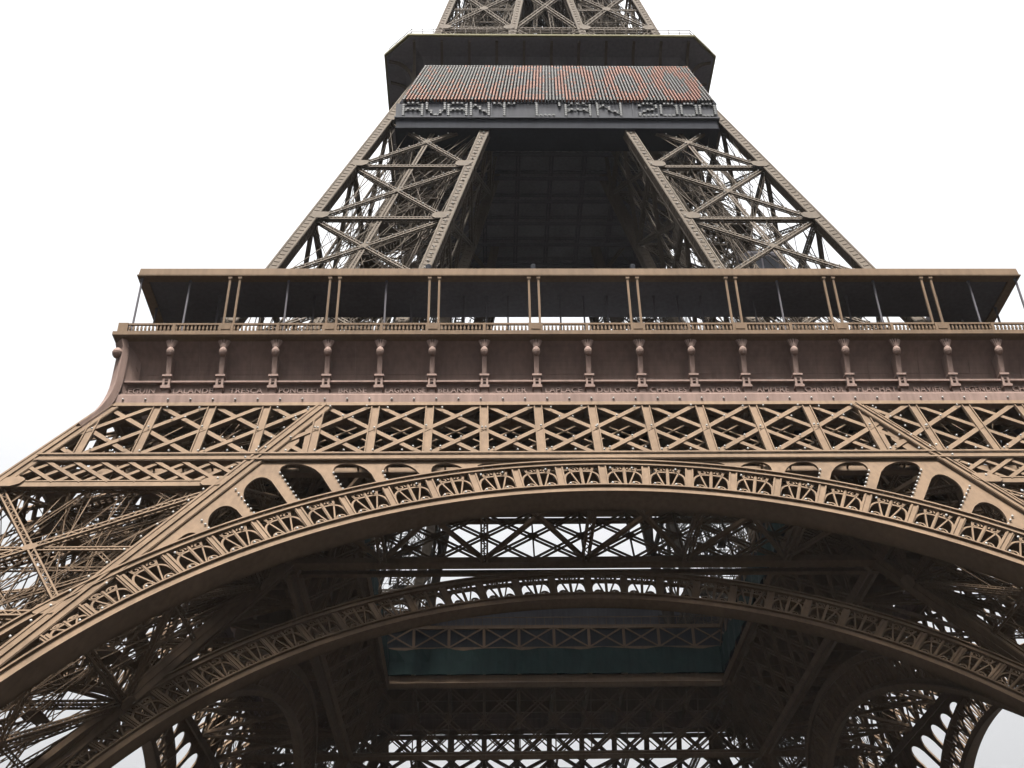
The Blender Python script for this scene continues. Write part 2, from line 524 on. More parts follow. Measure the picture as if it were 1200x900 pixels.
# small lattice on the leg bays
for s_ in (-1, 1):
    A.bar(FO(s_ * (i1(ZB) + .3), ZB), FO(s_ * (o1(ZB) - .3), ZB), .6, .2, NO)
    A.bar(FO(s_ * (i1(ZB) + .3), ZB + .25, .12), FO(s_ * (o1(ZB) - .3), ZB + .25, .12), .12, .06, NO)
    x = i1(ZB) - 3
    while x < o1(ZB) + 3:
        for e in (-1, 1):
            x0, z0, x1, z1 = x, ZB + .2, x + e * 2.9, ZM - .3
            ts = [t for t in np.linspace(0, 1, 30) if i1(z0 + (z1 - z0) * t) + .5 < x0 + (x1 - x0) * t < o1(z0 + (z1 - z0) * t) - .4]
            if len(ts) > 3:
                a, b = ts[0], ts[-1]
                A.bar(FO(s_ * lerp(x0, x1, a), lerp(z0, z1, a), .04 * e), FO(s_ * lerp(x0, x1, b), lerp(z0, z1, b), .04 * e), .29, .2, NO)
        x += 1.78
belt = A.build('belt_girder', PAINT, tower)
# second web of the girder, behind the first
B = Acc()
FB = lambda x, z: FO(x, z, -1.1)
trellis(B, FB, 35, ZM + .35, ZT - .3, NO, lambda z: i1(z) - .5, w=.14, d=.12, vw=.08)
B.bar(FB(-o1(ZM) + 1, ZM), FB(o1(ZM) - 1, ZM), .6, .4, NO)
B.bar(FB(-o1(50.4) + 1, 50.4), FB(o1(50.4) - 1, 50.4), .5, .4, NO)
k = -34.
while k < 34.5:
    for z in (ZM, 50.5):
        B.bar(FO(k, z, -.2), FB(k, z), .12, .12, (0, 0, 1))
    k += BAY / 2
B.build('rear_web', PAINT, belt)
four(belt, tower)

A = Acc()
inn = lambda z: i1(z) - .2
trellis(A, FI, 24, 44.4, 50.4, NI, lambda z: i1(z) + 10, double=True, w=.24, vw=.12, d=.14)
FI2 = lambda x, z: FI(x, z, -.9)
for z, hw in ((44.1, .75), (50.8, .9)):
    A.bar(FI(-i1(z) - 10, z), FI(i1(z) + 10, z), hw, .6, NI); A.bar(FI(-i1(z), z, -.95), FI(i1(z), z, -.95), .5, .3, NI)
for k in range(-6, 7):                          # node plates
    for z in (47.4,):
        gusset(A, FI(k * BAY, z, .12), (1, 0, 0), (0, .5, 1), NI, .42, .36)
ig = A.build('inner_girder', PAINT, tower)
four(ig, tower)

# ---- arches
def arch_pt(face, zc, L, th, r, off=0):
    return face(r * math.sin(th), zc + r * math.cos(th) / L, off)

def make_arch(name, face, N, zc, L, R0, depth, limit, back_detail=True):
    """curved box rib; returns mesh object with ornament and (optional) spandrel children"""
    A = Acc(); dth = 2.69 / 39
    TH = np.linspace(-1.52, 1.52, 153)
    NN = V3(*N)
    def strip(r0, r1, o0, o1_):
        """closed curved bar of rectangular section r0..r1 by offsets o0..o1"""
        vs, fs = [], []
        for j, th in enumerate(TH):
            for r, o in ((r0, o0), (r1, o0), (r1, o1_), (r0, o1_)):
                rr = min(r, max(rlim(th), r0 if r > r0 else r)) if clipit else r
                vs.append(arch_pt(face, zc, L, th, rr, o))
            if j:
                k = 4 * (j - 1)
                for e in range(4): fs.append((k + e, k + (e + 1) % 4, k + 4 + (e + 1) % 4, k + 4 + e))
        A.mesh(vs, fs)
    def rlim(th):
        a = abs(th)
        return (19.1 - .7 + .577 * (51 - zc)) / (math.sin(a) + .577 * math.cos(a) / L)
    clipit = False
    strip(R0, R0 + .12, .18, -depth)            # soffit plate
    strip(R0 + .12, R0 + .6, .12, -.1)          # lower flange face
    strip(R0 + .56, R0 + .68, .3, -.1)
    strip(R0 - .0, R0 + .5, -depth + .2, -depth)
    strip(R0 + 2.9, R0 + 3.05, -.2, -depth + .2)
    if True:
        keep = [th for th in TH if rlim(th) > R0 + 3.6]
        if keep:
            TH0, TH = TH, np.linspace(min(keep), max(keep), 121)
            strip(R0 + 3.1, R0 + 3.6, .14, -.1)
            strip(R0 + 3.52, R0 + 3.64, .3, -.1); strip(R0 + 3.06, R0 + 3.14, .26, -.1)
            TH = TH0
    # rear web of the rib
    k = 0; th = -1.5 if name == 'arch' else 9
    while th < 1.5:
        a = arch_pt(face, zc, L, th, R0 + .3, -depth + .1); b = arch_pt(face, zc, L, th + dth / 2, R0 + 2.9, -depth + .1)
        c = arch_pt(face, zc, L, th + dth, R0 + .3, -depth + .1)
        A.bar(a, b, .16, .1, N); A.bar(b, c, .16, .1, N)
        A.bar(arch_pt(face, zc, L, th, R0 + .1, 0), arch_pt(face, zc, L, th, R0 + .1, -depth + .1), .08, .1, N)
        th += dth
    ob = A.build(name, PAINT, tower)
    # ornament
    O = Acc()
    r_in, r_out = R0 + .66, R0 + 3.1
    for k in range(-22, 22):
        tc = (k + .5) * dth
        top = min(r_out, rlim(tc) - .1) if True else r_out
        if top - r_in < .5: continue
        H = top - r_in
        def M(u_, v_, off=0):                   # u -1..1 across the cell, v 0..1 up
            th = tc + u_ * dth / 2; return arch_pt(face, zc, L, th, r_in + v_ * H, off)
        # post on the cell's left boundary: recessed panel
        for u0 in (-1,):
            hp = min(1., (min(r_out, rlim(tc - dth / 2) - .05) - r_in) / H)
            O.bar(M(-1, 0), M(-1, hp), .54, .22, N)
            for e in (-.22, .22):
                O.bar(M(-1, 0, .14) + V3(e, 0, 0) * math.cos(tc), M(-1, hp, .14) + V3(e, 0, 0) * math.cos(tc), .1, .08, N)
        # three spokes
        O.bar(M(0, .02), M(0, .98), .2, .12, N)
        O.bar(M(0, .02), M(0, .98), .1, .2, N)
        for e in (-1, 1):
            O.bar(M(.12 * e, .02), M(.6 * e, .98), .1, .12, N)
            # shoulder arc
            pts = [M(e * .84 * math.sin(t) ** .62, .12 + .66 * max(0, math.cos(t)) ** .62, -.02) for t in np.linspace(0, 1.57, 11)]
            O.poly(pts, .135, .16, N)
            # upper scroll
            pts = [M(e * (.36 + .23 * (1 - s_ * .75) * math.cos(3.3 - s_ * 8.2)), .88 + .13 * (1 - s_ * .7) * math.sin(3.3 - s_ * 8.2), .02) for s_ in np.linspace(0, 1, 15)]
            O.poly(pts, .095, .12, N)
            # lower scroll
            pts = [M(e * (.45 + .25 * (1 - s_ * .75) * math.cos(-.4 + s_ * 8)), .12 + .15 * (1 - s_ * .7) * math.sin(-.4 + s_ * 8), .02) for s_ in np.linspace(0, 1, 15)]
            O.poly(pts, .095, .12, N)
    orn = O.build('arch_ornament', PAINT, ob)
    return ob, rlim, dth

ZC1, R1 = 5.6, 39.0
arch, rlim1, dth = make_arch('arch', FO, NO, ZC1, L1, R1, 1.35, None)
# spandrel plate with its round-headed openings
def sp_out(th):
    """outer bound of the spandrel: middle chord or leg rafter"""
    a = abs(th)
    r1_ = (ZM - .15 - ZC1) * L1 / math.cos(a)
    r2_ = (19.1 - .35 + .577 * (51 - ZC1)) / (math.sin(a) + .577 * math.cos(a) / L1)
    return min(r1_, r2_)
P_ = lambda th, r, off=0: arch_pt(FO, ZC1, L1, th, r, off)
A = Acc()
r_in = R1 + 3.5
lim = max(t for t in np.linspace(0, 1.2, 600) if sp_out(t) > r_in + .12)
def cellloop(t0, t1, inset=0):
    ts = np.linspace(t0, t1, 16)
    return [P_(t, r_in, .0) for t in ts] + [P_(t, sp_out(t), .0) for t in ts[::-1]]
k = -12
edges = [q * dth for q in range(-12, 13)]
edges = [-lim] + [e for e in edges if abs(e) < lim] + [lim]
for t0, t1 in zip(edges, edges[1:]):
    if t1 - t0 < .01: continue
    holes = []
    a, b = t0 + .0082, t1 - .0082
    if t1 - t0 > dth * .7:
        r0 = r_in + .14
        def rb(t):
            aa = abs(t)
            q = (ZM - .55 - ZC1) * L1 / math.cos(aa)
            q2 = (19.1 - 1.35 + .577 * (51 - ZC1)) / (math.sin(aa) + .577 * math.cos(aa) / L1)
            return min(q, q2)
        tm = (a + b) / 2
        if rb(tm) - r0 > .28:
            pts = [P_(a, r0), P_(b, r0)]
            for s_ in np.linspace(.985, -.985, 17):
                t = tm + s_ * (b - a) / 2
                hh = max(.05, rb(t) - r0); cap = min(hh, 1.7)
                pts.append(P_(t, r0 + hh - cap * (1 - (1 - abs(s_) ** 2.3) ** .5)))
            holes = [pts]
            for s_ in (-.55, 0, .55): bulbs.append(P_(tm + s_ * (b - a) / 2, r0 - .08, .12))
            if rb(tm) - r0 > 1.6:
                e = b if tm > 0 else a
                nb = int((rb(tm) - r0) / .55)
                for q in range(nb): bulbs.append(P_(e, r0 + .3 + q * .52, .1))
    A.slab(cellloop(t0, t1), holes, NO, .16)
# corner plates above the middle chord
for s_ in (-1, 1):
    x5 = 5 * BAY + .3
    tri = [FO(s_ * x5, ZM + .3), FO(s_ * (i1(ZM + .3) - .3), ZM + .3), FO(s_ * (i1(49.8) - .0), 49.8), FO(s_ * x5, 49.8)]
    xa = lambda z: i1(z) - 1.25
    hl = []
    zt_ = 48.2
    hl = [FO(s_ * (x5 + .35), ZM + .75), FO(s_ * (xa(ZM + .75)), ZM + .75), FO(s_ * (xa(46.3) + .05), 46.3), FO(s_ * (x5 + .75), 47.9), FO(s_ * (x5 + .4), 47.6)]
    if s_ < 0: tri = tri[::-1]; hl = hl[::-1]
    if xa(46.3) > x5 + .4: A.slab(tri, [hl], NO, .16)
A.build('spandrel', PAINT, arch)
four(arch, tower)

ia, _, _ = make_arch('inner_arch', FI, NI, 7.5, L2, 37.2, .7, None)
four(ia, tower)

# ---- first floor: frieze, deck, gallery
A = Acc()
# mouldings run full width, mitred at 45 degrees
def mould(A, prof, closed=True, xlim=None):
    """prof: (half width, z) loop swept along the front, mitred at the corners"""
    n = len(prof)
    vs = [(-h, -h, z) for h, z in prof] + [(h, -h, z) for h, z in prof]
    fs = [(i, (i + 1) % n, n + (i + 1) % n, n + i) for i in range(n if closed else n - 1)]
    A.mesh(vs, fs)
mould(A, [(34.95, 50.95), (35.05, 51.05), (35.05, 51.75), (34.95, 51.85), (34.3, 51.85), (34.3, 50.95)])
mould(A, [(34.85, 51.85), (34.85, 52.02), (34.6, 52.12), (34.3, 52.12), (34.3, 51.86)])
mould(A, [(34.4, 52.1), (34.4, 53.15), (34.2, 53.15), (34.2, 52.1)])
mould(A, [(34.75, 53.1), (34.75, 53.25), (34.55, 53.33), (34.2, 53.33), (34.2, 53.1)])
cove = [(33.6 + 1.4 * t ** 3.0, 53.33 + 3.35 * t) for t in np.linspace(0, 1, 12)]
mould(A, [(33.4, 53.33)] + cove + [(33.4, 56.68)])
fr = A.build('frieze', PAINT2, tower)
CB = 3.9
# seams of the cove panels
A = Acc()
for k in range(18):
    xc = (k - 8.5) * CB
    pts = [V3(xc, -h - .012, z) for h, z in cove]
    A.poly(pts, .06, .07, (0, -1, 0))
    for h, z in (cove[4],):
        A.bar(V3(xc - CB / 2 + .35, -h - .01, z), V3(xc + CB / 2 - .35, -h - .01, z), .03, .03, (0, -1, 0))
A.build('panel_seams', PAINT2, fr)
names = ['SEGUIN', 'LALANDE', 'TRESCA', 'PONCELET', 'BRESSE', 'LAGRANGE', 'BELANGER', 'CUVIER', 'LAPLACE',
         'DULONG', 'CHASLES', 'LAVOISIER', 'AMPERE', 'CHEVREUL', 'FLACHAT', 'NAVIER', 'LEGENDRE', 'CHAPTAL']
dg = None
GOLD = mat('letter_relief', (.096, .066, .056), rough=.45)
frs = [fr] + [clone(fr, tower, rz=k * math.pi / 2) for k in (1, 2, 3)]
for k, nm in enumerate(names):
    cu = bpy.data.curves.new('t', 'FONT'); cu.body = nm; cu.size = .66; cu.align_x = 'CENTER'; cu.extrude = .05
    cu.space_character = 1.05; cu.offset = .012; cu.resolution_u = 3
    to = bpy.data.objects.new('t', cu); COL.objects.link(to)
    bpy.context.view_layer.update()
    dg = bpy.context.evaluated_depsgraph_get()
    me = bpy.data.meshes.new_from_object(to.evaluated_get(dg))
    bpy.data.objects.remove(to)
    xs_ = [v.co.x for v in me.vertices]; f_ = min(1., 3.0 / (max(xs_) - min(xs_)))
    me.transform(Matrix.Diagonal((f_, 1, 1, 1)))
    me.transform(Matrix.Translation(((k - 8.5) * CB, -34.45, 52.3)) @ Matrix.Rotation(math.pi / 2, 4, 'X'))
    me.materials.clear(); me.materials.append(GOLD)
    link_obj('name_lettering', me, fr)
# consoles
C = Acc()
def ring(A, cs, seg, cap=True):
    """lathe around z: list of (r, z) at origin"""
    vs = [(r * math.cos(2 * math.pi * i / seg), r * math.sin(2 * math.pi * i / seg), z) for r, z in cs for i in range(seg)]
    fs = [(j * seg + i, j * seg + (i + 1) % seg, (j + 1) * seg + (i + 1) % seg, (j + 1) * seg + i) for j in range(len(cs) - 1) for i in range(seg)]
    fs.append(tuple(range(seg))[::-1]); fs.append(tuple((len(cs) - 1) * seg + i for i in range(seg)))
    A.mesh(vs, fs)
C.box((-.26, -.45, 51.87), (.26, .2, 52.5))
C.box((-.36, -.62, 52.5), (.36, 0, 52.72))
C.box((-.28, -.52, 52.72), (-.12, 0, 53.55)); C.box((.12, -.52, 52.72), (.28, 0, 53.55))
C.box((-.12, -.2, 52.72), (.12, 0, 53.55)); C.box((-.12, -.5, 53.3), (.12, -.2, 53.55)); C.box((-.12, -.5, 52.72), (.12, -.2, 52.85))
C.box((-.36, -.62, 53.55), (.36, 0, 53.72))
C.mesh([(-.18, -.4, 53.72), (.18, -.4, 53.72), (.18, .4, 53.72), (-.18, .4, 53.72), (-.18, -.86, 55.5), (.18, -.86, 55.5), (.18, .4, 55.5), (-.18, .4, 55.5)],
       [(0, 1, 5, 4), (1, 2, 6, 5), (3, 0, 4, 7), (4, 5, 6, 7)])
C.mesh([(-.1, -.46, 53.8), (.1, -.46, 53.8), (.1, -.78, 55.6), (-.1, -.78, 55.6), (-.1, -.36, 53.8), (.1, -.36, 53.8), (.1, -.66, 55.6), (-.1, -.66, 55.6)],
       [(0, 1, 2, 3), (0, 3, 7, 4), (1, 5, 6, 2), (3, 2, 6, 7)])
sph = [(.05, 55.1), (.19, 55.18), (.28, 55.36), (.31, 55.53), (.27, 55.72), (.18, 55.87), (.1, 55.96)]
k0 = len(C.v); ring(C, sph, 14)
C.v[k0:] = [(x, y - .82, z + .1) for x, y, z in C.v[k0:]]
for i in range(7):                              # shell crown
    a = math.pi * (i / 6)
    d_ = V3(math.cos(a) * .42, -.82 - math.sin(a) * .2, 56.6)
    C.bar((math.cos(a) * .18, -.82 - math.sin(a) * .12, 56.0), d_, .12, .1, (0, -1, 0))
con = C.build('console', PAINT2, fr)
con.location = (-8 * CB, -34.3, 0)
for f_, fo in enumerate(frs):
    for k in range(-8, 9):
        if f_ == 0 and k == -8: continue
        c = con.copy(); COL.objects.link(c); c.parent = fo; c.location = (k * CB, -34.3, 0)
# corner consoles with the big curved brackets
CC = Acc()
prof = []
for t in np.linspace(0, 1, 14):                # sweep from ledge down the corner to the leg
    z = 56.68 - t * 8.6
    h = 34.8 + .35 * max(0, (z - 55.5) / 1.5) ** 2 + .055 * max(0, 53.3 - z) ** 2
    prof.append((max(h, 0), z))
prof2 = [(h, z) for h, z in prof]
for (h0, z0), (h1, z1) in zip(prof2, prof2[1:]):
    CC.bar((-h0, -h0, z0), (-h1, -h1, z1), .9, .5, (-1, -1, .3))
CC.bar((-34.1, -34.1, 52.2), (-34.2, -34.2, 56.68), .5, 1.2, (-1, -1, 0))
k0 = len(CC.v); ring(CC, sph, 14); CC.v[k0:] = [(x * 1.3 - 35.1, y * 1.3 - 35.1, z) for x, y, z in CC.v[k0:]]
co = CC.build('corner_bracket', PAINT2, tower); four(co, tower)

A = Acc()
mould(A, [(35.0, 56.68), (35.45, 56.74), (35.62, 56.88), (35.62, 57.2), (35.5, 57.28), (33.2, 57.28), (33.2, 56.68)])
le = A.build('gallery_ledge', PAINT, tower); four(le, tower)

# deck ring with void
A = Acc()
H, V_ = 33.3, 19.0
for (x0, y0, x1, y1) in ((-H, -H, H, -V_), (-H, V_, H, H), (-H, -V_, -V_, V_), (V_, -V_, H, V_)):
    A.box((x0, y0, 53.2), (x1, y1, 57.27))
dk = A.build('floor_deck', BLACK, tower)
A = Acc()
for k in range(-8, 9):
    x = k * BAY
    A.bar((x, -33.2, 52.1), (x, -19.4, 52.1), .3, 1.9, (0, 0, 1))
for y in (-30.5, -26.6, -22.7):
    A.bar((-33, y, 52.3), (33, y, 52.3), .3, 1.5, (0, 0, 1))
for k in range(-9, 9):                          # plan bracing between the two girders
    x = k * BAY
    if k % 4 == 0:
        for a_, b_ in ((0, 2 * BAY), (2 * BAY, 0), (2 * BAY, 4 * BAY), (4 * BAY, 2 * BAY)):
            if x + max(a_, b_) < 26: A.bar((x + a_, -o1(44.3) + 1.2, 44.3), (x + b_, -(i1(44.3)) - .3, 44.3), .3, .3, (0, 0, 1))
for k in range(-4, 5):
    x = k * BAY * 2
    lattice(A, (x, -o1(44.3) + 1.2, 44.2), (x, -i1(44.3) - .3, 44.2), .6, .7, (0, 0, 1), t=.14, pitch=.8, lt=.08)
    if k % 9 == 5: lattice(A, (x, -o1(44.3) + 1.4, 44.5), (x, -20, 50.4), .5, .5, (1, 0, 0), t=.12, pitch=.9, lt=.07)
fb = A.build('deck_bracing', PAINT, tower); four(fb, tower)

# void walls: girder with trellis above, rail on top
A = Acc()
A.bar((-19, -19.0, 51.1), (19, -19.0, 51.1), .5, .9, (0, 0, 1))
for z in (54.6, 57.2): A.bar((-18.9, -18.9, z), (18.9, -18.9, z), .3, .4, (0, 0, 1))
for k in range(-4, 5):
    A.bar((k * BAY, -18.75, 51.2), (k * BAY, -18.75, 57.2), .3, .12)
for k in range(-5, 5):
    A.bar((k * BAY, -18.7, 54.7), ((k + 1) * BAY, -18.7, 57.1), .16, .1); A.bar(((k + 1) * BAY, -18.66, 54.7), (k * BAY, -18.66, 57.1), .16, .1)
for k in range(-19, 20): A.bar((k, -18.9, 57.3), (k, -18.9, 58.4), .05)
A.bar((-19, -18.9, 58.4), (19, -18.9, 58.4), .08)
vw_ = A.build('void_girder', PAINT, tower); four(vw_, tower)

# gallery: balustrade, columns, canopy
ga = Acc(); hb = 35.25
ga.bar((-hb, -hb, 58.10), (hb, -hb, 58.10), .16, .16, (0, 0, 1))
ga.bar((-hb, -hb, 57.38), (hb, -hb, 57.38), .2, .14, (0, 0, 1))
x = -hb + .15
while x < hb:
    ga.bar((x, -hb, 57.38), (x, -hb, 58.04), .09, .09)
    ga.bar((x, -hb - .0, 57.58), (x, -hb, 57.82), .15, .13)
    x += .29
for k in range(-9, 10):
    px_ = k * CB
    wd = 1.1 if k % 2 else .22
    if abs(px_) < hb - .2:
        ga.box((px_ - wd / 2, -hb - .14, 57.30), (px_ + wd / 2, -hb + .14, 58.14))
        if wd > 1: ga.box((px_ - .35, -hb - .18, 57.53), (px_ + .35, -hb - .13, 57.93))
ga.box((-hb - .14, -hb - .14, 57.30), (-hb + .6, -hb + .14, 58.18)); ga.box((hb - .6, -hb - .13, 57.30), (hb + .13, -hb + .13, 58.18))
bal = ga.build('balustrade', PAINT, tower); four(bal, tower)
rf = Acc()
mould(rf, [(34.65, 63.17), (34.95, 63.2), (34.97, 63.3), (34.88, 63.36), (34.82, 64.04), (34.2, 64.12), (34.2, 63.17)])
rof = rf.build('canopy_fascia', PAINT, tower); four(rof, tower)
rf = Acc()
mould(rf, [(34.2, 63.34), (34.2, 63.97), (29.5, 64.1), (29.5, 63.34)])
rr_ = rf.build('canopy_roof', DARK, tower); four(rr_, tower)
cl = Acc(); cl.bar((0, 0, 57.28), (0, 0, 63.22), .17, .17); cl.bar((0, 0, 57.28), (0, 0, 58.2), .28, .28); cl.bar((0, 0, 62.95), (0, 0, 63.22), .3, .3)
colm = None
for side in range(4):
    R_ = Matrix.Rotation(side * math.pi / 2, 4, 'Z')
    for k in (-9, -7, -5, -3, -1, 1, 3, 5, 7, 9):
        for e in (-.38, .38):
            x = k * CB + e
            if abs(x) > 34.6: continue
            p_ = R_ @ Vector((x, -34.75, 0))
            if colm is None: colm = cl.build('column', PAINT, tower); o_ = colm
            else: o_ = colm.copy(); COL.objects.link(o_)
            o_.location = p_; o_.rotation_euler = (0, 0, side * math.pi / 2)
tn = Acc(); tn.bar((0, 0, 57.3), (0, 0, 63.34), .13, .13); tn.bar((0, 0, 62.9), (0, 0, 63.34), .2, .2)
th_ = None
for side in range(4):
    R_ = Matrix.Rotation(side * math.pi / 2, 4, 'Z')
    L_ = [(-30.9 - .0, -34.3), (-23.2, -34.3), (-15.5, -34.3), (15.5, -34.3), (23.2, -34.3), (30.9, -34.3)]
    L_ += [(-34.6, -34.6)]
    L_ += [(x, -32.2) for x in (-29, -21.4, -13.6, -9.4, -7.6, -5.9, -1.7, .2, 2.1, 5.9, 7.8, 9.7, 14.0, 21.6, 29)]
    for q in L_:
        p_ = R_ @ Vector((q[0], q[1], 0))
        if th_ is None: th_ = tn.build('thin_post', DARK, tower); o_ = th_
        else: o_ = th_.copy(); COL.objects.link(o_)
        o_.location = p_
# pavilion between the legs with frosted glass
pv = Acc()
pv.box((-13.2, -27.4, 57.7), (13.2, -27.1, 62.9))
pvo = pv.build('pavilion_wall', WHITE, tower)
pf_ = Acc()
for k in range(-7, 8): pf_.bar((k * 1.88, -27.45, 57.7), (k * 1.88, -27.45, 62.9), .08, .08)
for z in (57.8, 62.9): pf_.bar((-13.2, -27.45, z), (13.2, -27.45, z), .1, .1)
pf_.build('mullions', DARK, pvo)
DW = Acc(); DW.box((-13.2, -27.4, 57.3), (13.2, -27.1, 63.9)); dwo = DW.build('pavilion_wall', DARK, tower); dwo.rotation_euler = (0, 0, math.pi)
for k in (1, 3): clone(dwo, tower, rz=k * math.pi / 2)

# ---- second floor platform
PL = Acc()
def octa(h, c, z): return [(-h + c, -h, z), (h - c, -h, z), (h, -h + c, z), (h, h - c, z), (h - c, h, z), (-h + c, h, z), (-h, h - c, z), (-h, -h + c, z)]
def octring(A, rings, cap0=True, cap1=True):
    vs = [p for r in rings for p in octa(*r)]; n = len(rings)
    fs = [(8 * j + i, 8 * j + (i + 1) % 8, 8 * j + 8 + (i + 1) % 8, 8 * j + 8 + i) for j in range(n - 1) for i in range(8)]
    if cap0: fs.append(tuple(range(8))[::-1])
    if cap1: fs.append(tuple(8 * (n - 1) + i for i in range(8)))
    A.mesh(vs, fs)
octring(PL, [(15.6, 1.2, 101.6), (15.6, 1.2, 107.6), (15.9, 1.5, 109.0), (16.8, 2.0, 110.2), (18.9, 2.85, 110.9), (18.9, 2.85, 111.4)])
plat = PL.build('upper_platform', PLATF, tower)
RM = Acc()
octring(RM, [(18.95, 2.85, 110.95), (19.15, 2.9, 111.0), (19.15, 2.9, 111.25), (18.95, 2.85, 111.5), (18.6, 2.8, 111.5), (18.6, 2.8, 110.95)], False, False)
RM.build('platform_rim', KHAKI, plat)
RL = Acc()
for z in (112.1, 112.6):
    q = octa(18.7, 2.8, z)
    for i in range(8): RL.bar(q[i], q[(i + 1) % 8], .06, .06, (0, 0, 1))
q = octa(18.7, 2.8, 111.5)
for i in range(8):
    a, b = V3(*q[i]), V3(*q[(i + 1) % 8]); n = max(2, int(np.linalg.norm(b - a) / 1.2))
    for j in range(n): c = lerp(a, b, j / n); RL.bar(c, c + V3(0, 0, 1.1), .06)
RL.build('railing', UPPER, plat)
# brackets under the rim
BK = Acc()
pts = [V3(0, -15.65 - 2.9 * (1 - math.cos(t)) , 106.2 + 4.5 * math.sin(t)) for t in np.linspace(0, math.pi / 2, 10)]
BK.poly(pts, .3, .32, (1, 0, 0)); BK.bar((0, -15.75, 102), (0, -15.75, 110), .3, .25, (0, -1, 0))
BK.bar((0, -15.7, 110.55), (0, -18.6, 110.75), .3, .2, (0, 0, 1))
bk = BK.build('rim_bracket', UPPER, plat)
first = True
for side in range(4):
    R_ = Matrix.Rotation(side * math.pi / 2, 4, 'Z')
    for k in range(-5, 6):
        if first: o_ = bk; first = False
        else: o_ = bk.copy(); COL.objects.link(o_)
        o_.parent = plat
        o_.location = R_ @ Vector((k * 3.12, 0, 0)); o_.rotation_euler = (0, 0, side * math.pi / 2)
# beams under the platform
A = Acc()
for k in range(-4, 5):
    lattice(A, (k * 3.8, -15.3, 100.9), (k * 3.8, 15.3, 100.9), .5, 1.2, (0, 0, 1), t=.16, pitch=1.5)
    lattice(A, (-15.3, k * 3.8, 100.5), (15.3, k * 3.8, 100.5), .5, 1.2, (0, 0, 1), t=.16, pitch=1.5)
A.build('underfloor_beams', DARK, plat)

plat.location.z = 1.2
# ------------------------------------------------------------------ countdown sign on the second floor
YS = -19.6
sign = empty('countdown_sign', (0, YS, 96.75), 'large dot lamp sign showing orange 2000 over the letters AVANT L\'AN 2000, below upper platform', 'sign')
def sx(u_, z):       # fan-shaped board: u -1..1
    t = (z - 99.9) / (105.6 - 99.9)
    hl, hr = 16.6 + (14.2 - 16.6) * t, 17.2 + (14.7 - 17.2) * t
    return (-hl + (hl + hr) * (u_ + 1) / 2)
A = Acc()
A.mesh([(sx(-1.01, z), y, z - 96.2) for z in (99.95, 105.75) for y in (0.05, .45)] + [(sx(1.01, z), y, z - 96.2) for z in (99.95, 105.75) for y in (.05, .45)],
       [(0, 4, 6, 2), (1, 3, 7, 5), (0, 2, 3, 1), (4, 5, 7, 6), (0, 1, 5, 4), (2, 6, 7, 3)])
for s_ in (-1, 1):
    for z in (100.3, 104.8): A.bar((s_ * 13.5, .4, z - 96.2), (s_ * 13.5, 4.2, z - 96.2 + .4), .25)
A.build('sign_board', BLACK, sign)
A = Acc()
A.box((-17.1, .1, 97.75 - 96.2), (17.3, .9, 99.9 - 96.2)); A.box((-17.2, -.1, 97.55 - 96.2), (17.4, .9, 97.75 - 96.2))
for x in (-9.5, -6.9, 2.2, 8.2): A.bar((x, 0, 97.75 - 96.2), (x, 0, 99.9 - 96.2), .12)
A.build('lettering_strip', SIGNG, sign)
A = Acc()
A.box((-17.0, .15, 96.15 - 96.2), (17.1, 3.2, 97.55 - 96.2)); A.box((-17.1, 0, 96.05 - 96.2), (17.2, 3.3, 96.2 - 96.2))
A.build('support_beam', BLACK, sign)
# lamps
def lamp(vs, fs, mi, x, z, r, col, depth=.32):
    k = len(vs)
    for y, rr in ((-depth, r * .9), (0.06, r)):
        for i in range(6):
            a = math.pi / 3 * i + .5; vs.append((x + rr * math.cos(a), y, z - 96.2 + rr * math.sin(a)))
    for i in range(6): fs.append((k + i, k + 6 + i, k + 6 + (i + 1) % 6, k + (i + 1) % 6)); mi.append(col)
    fs.append(tuple(k + i for i in range(6))[::-1]); mi.append(col)
def digit(c, u_, v_):
    """u, v in 0..1; True where the digit is lit"""
    if c == '0':
        d_ = math.hypot((u_ - .5) / .5, (v_ - .5) / .56); return .52 < d_ < 1.0
    if v_ > .84: return .12 < u_ < .9
    if v_ > .5: return u_ > .72 or (u_ < .22 and v_ > .7)
    if v_ > .18: return abs(u_ - (.1 + (v_ - .15) * 1.9)) < .17
    return True
A = Acc(); NC, NR = 92, 24
lr = random.Random(2)
for i in range(NC):
    u_ = (i + .5) / NC
    for j in range(NR):
        v_ = (j + .5) / NR; z = 100.1 + v_ * 5.5
        on = False
        for c, a, b in (('2', .32, .455), ('0', .49, .635), ('0', .665, .81), ('0', .835, .985)):
            if a <= u_ <= b: on = digit(c, (u_ - a) / (b - a), v_)
        if u_ < .3 and v_ < .5 and (lr.random() < .95 - v_ * 1.2): on = True
        if lr.random() < .13: on = not on
        lamp(A.v, A.f, A.mi, sx(u_ * 2 - 1, z), z, .125, 0 if on else 1)
A.build('dot_lamps', [LORANGE, LGREY], sign)
G = {'A': ['01110', '10001', '10001', '11111', '10001', '10001', '10001'], 'V': ['10001', '10001', '10001', '10001', '01010', '01010', '00100'],
     'N': ['10001', '11001', '10101', '10101', '10011', '10001', '10001'], 'T': ['11111', '00100', '00100', '00100', '00100', '00100', '00100'],
     'L': ['10000', '10000', '10000', '10000', '10000', '10000', '11111'], "'": ['1', '1', '0', '0', '0', '0', '0'],
     '2': ['01110', '10001', '00001', '00110', '01000', '10000', '11111'], '0': ['01110', '10001', '10001', '10001', '10001', '10001', '01110']}
A = Acc()
